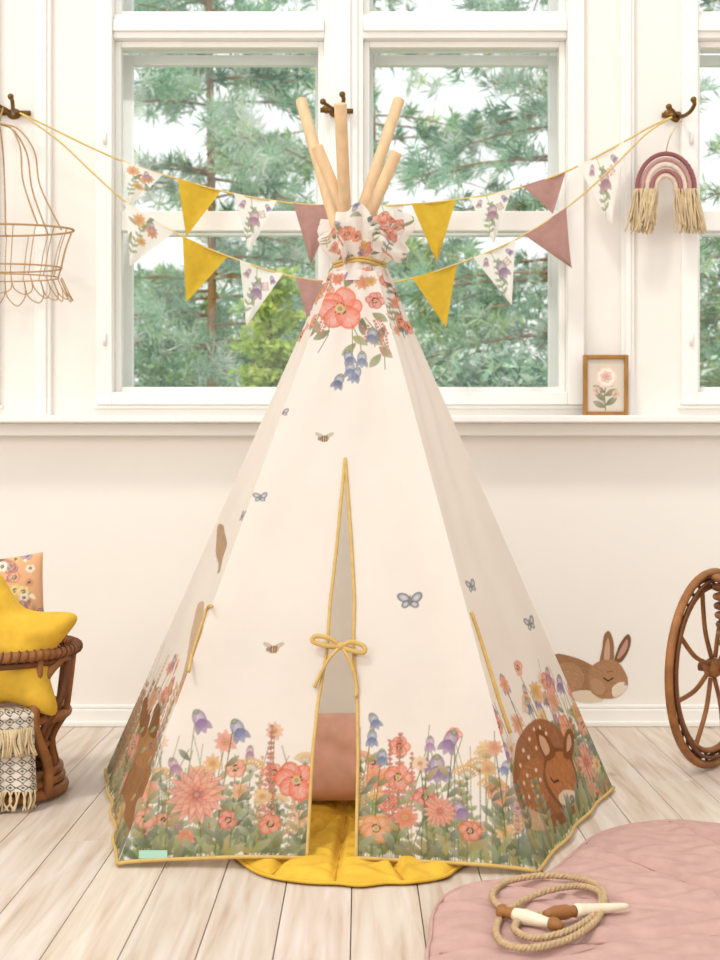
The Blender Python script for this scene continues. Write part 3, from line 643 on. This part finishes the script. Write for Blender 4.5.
rest=[cp+.70*(1+.04*math.cos(5*a))*V(math.cos(a),math.sin(a)) for a in np.radians([68,45,22,0,-22,-45,-68,-90,-112,-132,-150,-165])]
O=spl(vis+rest,12,True)
A0=np.radians([i for i in range(10,370,36)])
seams=[(cp,cp+1.1*V(math.cos(a),math.sin(a))) for a in A0]+[(cp+.35*V(math.cos(a),math.sin(a)),cp+1.1*V(math.cos(a+.3),math.sin(a+.3))) for a in A0]
m=MB(); padmesh(m,O,.016,lambda P:P+V(0,0,.002),seams=seams,sig=.013,under=.1,wr=.28,depth=.92,rings=110,wf=1.3,edge=18)
m.tube(np.c_[O,np.full(len(O),.005)],.0038,6,closed=True)
for (p,q) in seams:
    d=q-p; pts=[]
    for k in np.linspace(.02,1,40):
        X=p+d*k; r=X-cp
        if np.linalg.norm(r)<clip_out(cp,math.atan2(r[1],r[0]),O,.98): pts.append((X[0],X[1],.0045))
    if len(pts)>2: m.tube(pts,.0018,5,mat=1)
m.make('pink_floor_mat',[M_pink,M_pinkseam])
def sq(w,h,n=40,p=4):
    a=np.linspace(0,2*math.pi,n,endpoint=False); return np.stack([w*np.sign(np.cos(a))*np.abs(np.cos(a))**(2/p),h*np.sign(np.sin(a))*np.abs(np.sin(a))**(2/p)],-1)
def place(c,ex,ey):
    ex=unit(np.array(ex,float));ey=unit(np.array(ey,float));ez=np.cross(ex,ey); c=np.array(c,float)
    return lambda P:c+P[...,0:1]*ex+P[...,1:2]*ey+P[...,2:3]*ez
m=MB(); padmesh(m,sq(.19,.105,60,5),.06,place((-.03,3.20,.128),(1,.05,0),(0,.45,.90)),wr=.12); m.make('pink_cushion',M_pinkc)

# ---------------------------------------------------------------- bunting
def bunting(name,string,flags,d,orange):
    E=empty(name); st=MB(); sp=spl([at(x,y,d) for x,y in string],10); st.tube(sp,.0032,6); st.make('string',M_cord,E)
    for i,(xa,ya,xb,yb,tx,ty,k) in enumerate(flags):
        dd=d-.003; ya=float(np.interp(at(xa,0,d)[0],sp[:,0],sp[:,2])); yb=float(np.interp(at(xb,0,d)[0],sp[:,0],sp[:,2]))
        A=at(xa,0,dd);A[2]=ya;B=at(xb,0,dd);B[2]=yb;T=at(tx,ty,dd-.02)
        nn=70 if k=='F' else 14
        s1=np.linspace(0,1,nn)[None];t1=np.linspace(0,1,nn)[:,None]
        w=1-t1*.985; base=A+(B-A)*s1[...,None]; P=T+(base-T)*w[...,None]
        P=P+V(0,-1,0)*((.010*np.sin(s1*5+i)*np.sin(t1*2.5+i))[...,None])
        col=None; mt=M_flagY if k=='Y' else M_mauve
        if k=='F':
            mt=M_fab; cv=Canvas(.16,.2,'#fbf8f2',res=.001)
            sprig(cv,.062,.03,.12,.01,'#8f9c72',.022)
            if i in orange:
                for q in range(6): cv.leaf(random.uniform(.02,.13),random.uniform(.08,.18),.045,.007,random.uniform(0,6.3),random.choice(['#c89a5a','#b48c54']+G),.85)
                daisy(cv,.05,.16,.026,'#e8a25c'); daisy(cv,.10,.15,.024,'#e08c50'); daisy(cv,.08,.10,.018,'#e0b050'); bell(cv,.09,.175,.028,-1.2,'#b48aa0')
            else:
                cv.line([(.06,.19),(.07,.15),(.076,.13)],.002,'#8f9c72'); bell(cv,.078,.145,.052,-1.5+random.uniform(-.3,.3),random.choice(['#94708f','#8a7ca8','#a87a8a'])); bell(cv,.042,.172,.026,-1.9,'#ae829a'); bell(cv,.112,.172,.024,-1.0,'#9272a4')
                cv.leaf(.07,.1,.035,.006,-1.2,G[1]); berries(cv,.098,.15,3,-1.2,'#d08a78')
            wl=np.linalg.norm(B-A); col=cv.sample(.075+(s1-.5)*w*wl, .19-t1*.18+0*s1)
        f=MB(); f.grid(P,col=col); f.make('flag_%d'%(i+1),mt,E)
bunting('bunting_garland',[(20,113),(45,125),(90,147),(130,164),(178,179),(230,193),(290,203),(345,206),(400,205),(455,200),(510,190),(565,172),(620,144),(650,127),(672,117)],
 [(122,160,163,175,130,205,'F'),(178,178,221,190,186,237,'Y'),(234,194,277,201,249,252,'F'),(293,203,336,207,311,264,'M'),(368,206,405,206,388,258,'F'),(411,203,456,199,437,262,'Y'),(469,198,512,189,494,244,'F'),(522,186,566,170,553,214,'M'),(577,165,624,142,612,225,'F')],4.215,(0,))
bunting('bunting_garland',[(20,113),(60,142),(95,175),(130,205),(183,237),(230,257),(290,276),(345,283),(400,281),(457,264),(515,240),(566,208),(610,170),(645,135),(672,117)],
 [(125,203,174,233,130,266,'F'),(183,238,228,258,186,303,'Y'),(240,262,283,276,246,326,'F'),(296,279,335,283,310,330,'M'),(412,279,457,264,446,328,'Y'),(473,259,515,240,512,305,'F'),(524,234,566,207,572,268,'M')],4.165,(0,))
def hook(px,py,d=WY-.002):
    c=at(px,py,d); m=MB(); m.sphere(c,(.024,.010,.018)); m.sphere(c+V(-.03,-.004,.008),(.016,.012,.014))
    m.tube(spl([c+V(0,0,0),c+V(.01,-.05,-.010),c+V(.02,-.09,-.008),c+V(.026,-.12,.006),c+V(.022,-.125,.018)],6),.0065,10)
    m.tube(spl([c+V(0,0,0),c+V(-.02,-.04,.006),c+V(-.04,-.06,.014)],6),.006,10)
    m.sphere(c+V(.022,-.125,.020),.010); m.sphere(c+V(-.040,-.06,.016),.010); m.tube([c+V(-.05,-.008,.004),c+V(.055,-.008,.0)],.008,10)
    m.make('brass_wall_hook',M_brass)
hook(14,114); hook(336,112,WY-.024); hook(677,117)
RB=empty('rainbow_wall_hanging'); dR=4.21; cx,cz=at(666,188,dR)[0],at(666,188,dR)[2]
cols=['#96605f','#bf958e','#e2cfbf','#a8706e','#dcc8b4']
s_R=[.090,.075,.060,.045,.031]
for i,r in enumerate(s_R):
    m=MB(); pts=[(cx-r,dR,cz-.02)]+[(cx-r*math.cos(a),dR,cz+r*1.2*math.sin(a)) for a in np.linspace(0,math.pi,26)]+[(cx+r,dR,cz-.02)]
    m.tube(pts,.0072,10); hel=np.array(spl(pts,4)); n_=len(hel); a=np.arange(n_)*1.3
    m.tube(hel+np.stack([.0066*np.cos(a),.0066*np.sin(a),.003*np.cos(a)],-1),.0022,5)
    m.make('arch_%d'%(i+1),pmat('rainbow_yarn_%d'%i,cols[i],.95,.15,90,.5,300),RB)
m=MB()
for sd in (-1,1):
    for k in range(80):
        x=cx+sd*random.uniform(.024,.098); y=dR+random.uniform(-.014,.008); l=random.uniform(.09,.135); sw=sd*random.uniform(-.008,.040)
        m.tube(spl([(x,y,cz-.004),(x+sw*.4+random.uniform(-.006,.006),y-.004,cz-.012-l*.5),(x+sw,y,cz-.012-l)],4),.0026,5)
m.tube(spl([at(666,152,dR),at(670,137,dR-.03),at(681,119,dR-.03)],5),.0022,5)
m.make('fringe',M_fringe,RB)
PF=empty('framed_picture'); d=4.235; a=at(583,355,d);b=at(628,414,d); x0,x1=a[0],b[0]; z1=a[2]; z0=wz(417)+.001
m=MB(); w=.013; m.box((x0,d-.01,z0),(x0+w,d+.008,z1));m.box((x1-w,d-.01,z0),(x1,d+.008,z1));m.box((x0+w,d-.01,z0),(x1-w,d+.008,z0+w));m.box((x0+w,d-.01,z1-w),(x1-w,d+.008,z1)); m.box((x0+.004,d+.006,z0+.004),(x1-.004,d+.010,z1-.004))
m.make('frame',M_frame,PF,smooth=False,bevel=.002)
W_,H_=x1-x0-2*w,z1-z0-2*w; cv=Canvas(W_,H_,'#d9cfc0',res=.0008)
cv.line([(W_*.5,0.005),(W_*.47,H_*.3),(W_*.52,H_*.62)],.0035,'#5c6648')
for fx,fy,a in ((.5,.12,.6),(.49,.2,2.4),(.48,.3,.5),(.48,.36,2.6),(.5,.45,.7),(.5,.08,2.7),(.5,.5,2.2)): cv.leaf(W_*fx,H_*fy,.045,.010,a,random.choice(['#4f5c40','#6a7452','#7e7a58']),.95,.2)
for r_,n_,cl in ((.036,9,'#e6c8b4'),(.028,8,'#f2e4d6'),(.019,6,'#dcae98'),(.011,5,'#c98f7c')):
    for k in range(n_):
        a=k*6.283/n_+r_*40; cv.ell(W_*.52+.5*r_*math.cos(a),H_*.66+.5*r_*math.sin(a),r_*.55,r_*.42,a,cl,.9,.3)
for fx,fy in ((.25,.4),(.78,.34)): daisy(cv,W_*fx,H_*fy,.016,'#e2b8a4'); cv.line([(W_*.5,H_*.12),(W_*fx,H_*fy)],.002,'#6a7452')
U,Wv=np.meshgrid(np.linspace(0,W_,90),np.linspace(0,H_,130)); m=MB(); m.grid(np.stack([x0+w+U,U*0+d-.001,z0+w+Wv],-1),col=cv.sample(U,Wv)); m.make('artwork',M_vpaint,PF)
x0,z0=at(540,706,WY)[0],at(540,706,WY)[2]; cv=Canvas(.34,.30,res=.0012)
wp=lambda px,py:(at(px,py,WY)[0]-x0,at(px,py,WY)[2]-z0)
def wblob(L,col,al=1,fur=0,fang=-.6): cv.poly([tuple(q) for q in spl(np.array([wp(*p) for p in L]),8,True)],col,al,fur,.0018,.009,fang=fang)
wblob([(548,662),(556,654),(570,656),(586,662),(600,672),(604,690),(596,699),(575,700),(556,700),(546,690)],'#9c7452',1,220)
wblob([(556,668),(568,662),(580,668),(584,682),(574,692),(560,690)],'#b28a66',.7,80)
wblob([(570,694),(584,690),(600,694),(602,701),(580,702)],'#ddcbb2')
wblob([(600,664),(602,648),(604,635),(609,631),(613,640),(614,652),(612,664)],'#946c4a',1,20); wblob([(604,660),(605,646),(608,638),(610,648),(609,660)],'#c9a088')
wblob([(614,662),(617,650),(622,640),(628,634),(631,640),(628,652),(621,662)],'#7a5438',1,20); wblob([(617,658),(621,648),(627,639),(627,648),(621,657)],'#bd9280')
wblob([(588,676),(592,666),(603,660),(616,661),(624,670),(628,682),(624,692),(614,698),(600,698),(590,690)],'#ab805c',1,180)
wblob([(612,688),(620,682),(627,684),(624,692),(614,697)],'#e3d4c0'); wblob([(590,682),(596,678),(604,684),(604,692),(596,694)],'#b8926c',.8)
cv.line([wp(604,678),wp(608,681),wp(613,678)],.0045,'#2b1a10',1); cv.ell(*wp(626,684),.006,.004,0,'#5b2f23',1); cv.line([wp(607,672),wp(613,671)],.003,'#6a4530',.8)
U,Wv=np.meshgrid(np.arange(cv.nx)*cv.res,np.arange(cv.ny)*cv.res); mk=cv.cov[:-1,:-1]>.7
m=MB(); m.grid(np.stack([x0+U,U*0+WY-.0015,z0+Wv],-1),col=cv.a,mask=mk); m.make('bunny_wall_sticker',M_vpaint)

# ---------------------------------------------------------------- wire hanging basket (left)
m=MB(); c=at(-2,232,4.15); R=.235
def ring(z,rx,ry,r=.003):
    a=np.linspace(0,2*math.pi,70,endpoint=False); m.tube(np.stack([c[0]+rx*np.cos(a),c[1]-.0+ry*np.sin(a),z+0*a],-1),r,6,closed=True)
zr=at(0,230,4.15)[2]; zl=at(0,268,4.15)[2]
ring(zr,R,.10,.0034); ring(zl,R*.84,.085,.0028); ring(zl-.03,R*.80,.08,.0022)
tp=at(8,124,4.17)
for a in np.linspace(0,2*math.pi,8,endpoint=False):
    e=V(c[0]+R*.84*math.cos(a),c[1]+.09*math.sin(a),zr)
    m.tube(spl([V(c[0],c[1],tp[2]-.005),V(c[0]+R*.26*math.cos(a),c[1]+.03*math.sin(a),tp[2]-.02),V(c[0]+R*.48*math.cos(a),c[1]+.06*math.sin(a),tp[2]-.09),V(c[0]+R*.56*math.cos(a),c[1]+.08*math.sin(a),tp[2]-.20),e],8),.0026,6)
for k in range(20):
    a=k*2*math.pi/20; f=lambda aa,rx,ry,z:V(c[0]+rx*math.cos(aa),c[1]+ry*math.sin(aa),z)
    m.tube(spl([f(a,R*.99,.1,zr),f(a,R*.90,.09,(zr+zl)/2),f(a,R*.84,.085,zl),f(a,R*.80,.08,zl-.03)],4),.0016,5)
    a2=a+2*math.pi/20
    m.tube(spl([f(a,R*.84,.085,zl-.03),f(a+.02,R*.93,.09,zl-.075),f((a+a2)/2,R*.99,.095,zl-.10+.01*math.sin(a*3)),f(a2-.02,R*.93,.09,zl-.075),f(a2,R*.84,.085,zl-.03)],5),.0019,5)
m.tube([V(c[0],c[1],tp[2]-.01),V(c[0]+.01,c[1]+.02,tp[2]+.05)],.003,6)
m.make('wire_wall_basket',M_wire)

# ---------------------------------------------------------------- rattan chair (left)
CH=empty('rattan_chair'); cx,cy=-.935,3.36
cir=lambda r,z,a0=0,a1=360,n=60:[(cx+r*math.cos(a),cy+r*math.sin(a),z) for a in np.radians(np.linspace(a0,a1,n))]
m=MB()
for r,z,t in ((.195,.205,.012),(.178,.22,.010),(.185,.020,.014),(.180,.045,.011),(.176,.066,.010),(.150,.13,.010)): m.tube(cir(r,z,0,354),t,10,closed=True)
for r,z,t,mt in ((.218,.368,.013,0),(.207,.346,.009,1)): m.tube(cir(r,z,0,354),t,10,closed=True,mat=mt)
n_=60*12; a=np.linspace(0,2*math.pi,n_); hp=np.linspace(0,2*math.pi*70,n_)
m.tube(np.stack([cx+(.218+.0135*np.cos(hp))*np.cos(a),cy+(.218+.0135*np.cos(hp))*np.sin(a),.368+.0135*np.sin(hp)],-1),.0028,5,mat=1)
for k in range(18):
    a=k*2*math.pi/18; ca,sa=math.cos(a),math.sin(a)
    m.tube(spl([(cx+.195*ca,cy+.195*sa,.205),(cx+.158*ca,cy+.158*sa,.13),(cx+.182*ca,cy+.182*sa,.03)],6),.0085,8)
    if k%2==0 and not(-2.2<((a+math.pi)%(2*math.pi)-math.pi)<-.8): m.tube(spl([(cx+.195*ca,cy+.195*sa,.205),(cx+.205*ca,cy+.205*sa,.28),(cx+.214*ca,cy+.214*sa,.358)],6),.0085,8,mat=k%4//2)
m.tube(spl([(cx+.205,cy-.06,.36),(cx+.165,cy-.12,.30),(cx+.150,cy-.14,.20),(cx+.175,cy-.11,.10),(cx+.17,cy-.09,.02)],8),.013,10)
m.tube(spl([(cx+.205,cy-.03,.34),(cx+.20,cy-.07,.26),(cx+.155,cy-.12,.16),(cx+.12,cy-.15,.05)],8),.010,10,mat=1)
m.make('rattan_frame',[M_rattan,M_ratt2],CH)
m=MB(); th=np.linspace(0,2*math.pi,40,endpoint=False)[None]; r=np.linspace(.001,.19,6)[:,None]; m.grid(np.stack([cx+r*np.cos(th),cy+r*np.sin(th),.212+0*r*th],-1),closed_u=True); m.make('woven_seat',M_ratt2,CH)
star=[]
for k in range(10):
    a=math.radians(25+36*k); r=.205 if k%2==0 else .122; star.append((r*math.cos(a),r*math.sin(a)))
O=spl(star,9,True)
m=MB(); padmesh(m,O,.052,place(at(0,652,3.255),(1,.0,0),(0,.12,1)),wr=.10,power=.6); m.make('yellow_star_cushion',M_yel)
# patterned floral pillow: square grid, pinched edges, printed with small rust / mauve / gold flowers
cv=Canvas(.4,.4,'#d8a67c')
for k in range(160): cv.leaf(random.uniform(0,.4),random.uniform(0,.4),.032,.006,random.uniform(0,6.3),random.choice(['#7c7a50','#a8702f','#8a5a3a','#ecd8ae']),.9)
for k in range(190): poppy(cv,random.uniform(0,.4),random.uniform(0,.4),random.uniform(.009,.018),random.choice(['#a8432f','#d08040','#8a6684','#bc6e60','#e3c060','#96424f','#efe0c4']))
g=np.linspace(-1,1,110); A_,B_=np.meshgrid(g,g); hh=.052*((1-A_**2)*(1-B_**2))**.45
cr_=1-.05*(1-np.abs(A_*B_)); X=np.stack([A_*.155*(1-.05*(1-B_**2)),B_*.165*(1-.05*(1-A_**2))],-1)
T=place((-.965,3.46,.425),(1,.0,.10),(-.10,.16,1)); m=MB()
for sg in (1,-1):
    P=T(np.concatenate([X,(hh*sg)[...,None]],-1)); cl=cv.sample(X[...,0]+.2,X[...,1]+.2)
    m.grid(P if sg>0 else P[:,::-1],col=cl if sg>0 else cl[:,::-1])
m.make('floral_pillow',M_vpaint)
BL=empty('patterned_throw_blanket')
s1=np.linspace(0,1,150)[None];t1=np.linspace(0,1,130)[:,None]
a=np.radians(-135+90*s1); rr_=.212+.012*np.sin(s1*22)*t1+.015*t1
rr_=np.where(t1<.12,.15+.066*np.sqrt(np.clip(1-(1-t1/.12)**2,0,1)),rr_); z=np.where(t1<.12,.240-.02*(t1/.12)**2,.220-.170*(t1-.12)/.88)+0*s1
P=np.stack([cx+rr_*np.cos(a),cy+rr_*np.sin(a),z],-1)
uu,vv=s1*14,t1*10
pat=(np.abs((uu+0*vv)%1-.5)+np.abs((vv+0*uu)%1-.5)); k_=((pat<.18)|((pat>.36)&(pat<.52)))[...,None]
col=np.where(k_,lin('#4a4540'),lin('#d9cfc0')); m=MB(); m.grid(P,col=col); m.make('cloth',M_vpaint,BL)
m=MB()
for k in range(50):
    i=int(k*149/49); q=P[-1,i]; m.tube(spl([q,q+V(random.uniform(-.008,.008),-.004,-.022),q+V(random.uniform(-.012,.012),-.006,-.044)],3),.0028,5)
for k in range(26):
    q=P[30,110+int(k*39/26)]+V(.002,-.008,0); m.tube(spl([q,q+V(random.uniform(-.01,.01),-.01,-.03),q+V(random.uniform(-.014,.014),-.008,-.065)],3),.0032,5)
m.make('fringe',M_fringe,BL)

# ---------------------------------------------------------------- rattan cart (right)
CT=empty('rattan_doll_cart'); wc=V(.968,3.665,.275); dv=V(.64,.768,0); nv=V(.768,-.64,0)
m=MB()
for off in (0,.24):
    wp3=lambda r,a,o=0:wc+nv*off+dv*r*math.cos(a)+V(0,0,1)*r*math.sin(a)+nv*o
    for r,tk,o in ((.262,.0115,0),(.224,.008,0),(.242,.005,.010),(.242,.005,-.010)): m.tube([wp3(r,a,o) for a in np.linspace(0,2*math.pi,72,endpoint=False)],tk,9,closed=True,mat=0 if r!=.242 else 1)
    for k in range(36):
        a=k*2*math.pi/36; m.tube([wp3(.222,a-.05),wp3(.262,a+.05)],.005,6,mat=1)
    for k in range(8):
        a=k*math.pi/4+.3; m.tube(spl([wp3(.03,a),wp3(.12,a+.12),wp3(.222,a)],5),.0065,8)
    m.sphere(wc+nv*off,.028)
m.tube([wc-nv*.04,wc+nv*.28],.012,10,mat=1)
bc=wc+nv*.12+V(0,0,.05)
for k in range(9):
    z=k*.025; r=.075+.03*math.sqrt(k/8)
    m.tube([bc+V(r*math.cos(a),r*math.sin(a),z) for a in np.linspace(0,2*math.pi,40,endpoint=False)],.009,8,closed=True,mat=k%2)
th=np.linspace(0,2*math.pi,30,endpoint=False)[None]; r=np.linspace(.001,.08,4)[:,None]; m.grid(np.stack([bc[0]+r*np.cos(th),bc[1]+r*np.sin(th),bc[2]+0*r*th],-1),closed_u=True)
m.tube(spl([bc+V(.09,.02,.16),bc+V(.22,.05,.26),bc+V(.36,.06,.32)],8),.011,8)
m.tube(spl([bc+V(.05,.0,-.03),bc+V(.18,.02,-.20),bc+V(.24,.02,-.322)],8),.010,8)
m.make('rattan_frame',[M_rattan,M_ratt2],CT)

# ---------------------------------------------------------------- skipping rope
SK=empty('skipping_rope')
path=[(520,912),(502,908),(492,896),(503,883),(535,876),(572,877),(598,886),(604,902),(594,922),(566,940),(530,948),(503,943),(496,928),(508,910),(540,893),(576,886),(600,893),(596,912),(570,930),(535,938),(515,930),(522,918),(548,914),(565,912)]
Q=[]
for i,(px,py) in enumerate(path): Q.append(onfloor(px,py,.028+.004*math.sin(i*1.9)))
R_=spl(Q,10); m=MB(); m.tube(R_,.0056,10)
N_=len(R_)*3; L3=np.stack([np.interp(np.linspace(0,len(R_)-1,N_),range(len(R_)),R_[:,i]) for i in range(3)],-1)
T=np.gradient(L3,axis=0);T/=np.linalg.norm(T,axis=1,keepdims=True);Sx=np.cross(T,V(0,0,1));Sx/=np.linalg.norm(Sx,axis=1,keepdims=True);Ux=np.cross(Sx,T)
for ph in (0,2.1,4.2):
    a=(np.arange(N_)*.55+ph)[:,None]; m.tube(L3+.0036*(Sx*np.cos(a)+Ux*np.sin(a)),.0032,6)
m.make('rope',M_rope,SK)
a=onfloor(497,910,.037);b=onfloor(562,926,.037); t=np.linspace(0,1,30); P=a+(b-a)*t[:,None]
r=np.interp(t,[0,.04,.1,.14,.2,.45,.7,.8,.84,.9,1],[.004,.012,.013,.008,.010,.0135,.010,.008,.012,.012,.006])
m=MB(); m.tube(P[:9],r[:9],14,mat=1); m.tube(P[8:25],r[8:25],14,mat=0); m.tube(P[24:],r[24:],14,mat=1); m.make('handle_1',[M_hcream,M_hbrown],SK)
a=onfloor(628,906,.031);b=onfloor(545,914,.045);P=a+(b-a)*t[:,None]; r=np.interp(t,[0,.05,.5,.62,.68,.75,.9,1],[.004,.006,.011,.013,.009,.013,.012,.006])
m=MB(); m.tube(P[:20],r[:20],14); m.tube(P[19:],r[19:],14,mat=1); m.make('handle_2',[M_hcream,M_hbrown],SK)

# ---------------------------------------------------------------- light, world, camera
w=bpy.data.worlds.new('World'); bpy.context.scene.world=w; w.use_nodes=True
bg=w.node_tree.nodes['Background']; bg.inputs[0].default_value=(1,.992,.978,1); bg.inputs[1].default_value=1.18
def area(name,loc,tgt,size,en,col):
    l=bpy.data.lights.new(name,'AREA'); l.shape='RECTANGLE'; l.size=size[0]; l.size_y=size[1]; l.energy=en; l.color=col
    o=bpy.data.objects.new(name,l); bpy.context.scene.collection.objects.link(o); o.location=loc
    from mathutils import Vector
    o.rotation_euler=(Vector(tgt)-Vector(loc)).to_track_quat('-Z','Y').to_euler(); return o
area('warm_fill_light',(-2.6,-.8,2.6),(0,3.4,.5),(2.0,2.0),52,(1,.95,.88))  # added fill lamp, out of view, for warmth and soft direction
sl=bpy.data.lights.new('sun','SUN'); sl.energy=1.1; sl.angle=math.radians(8); sl.color=(1,.96,.89)
so=bpy.data.objects.new('sun',sl); bpy.context.scene.collection.objects.link(so); so.rotation_euler=(math.radians(35),0,math.radians(-35))
cam=bpy.data.cameras.new('Camera'); co_=bpy.data.objects.new('Camera',cam); bpy.context.scene.collection.objects.link(co_)
cam.lens=F/960*36; cam.sensor_width=36; co_.location=(0,0,H); co_.rotation_euler=(math.pi/2,0,0)
cam.dof.use_dof=True; cam.dof.focus_distance=3.0; cam.dof.aperture_fstop=6.3; cam.clip_end=200
bpy.context.scene.camera=co_
bpy.context.scene.view_settings.view_transform='Standard'
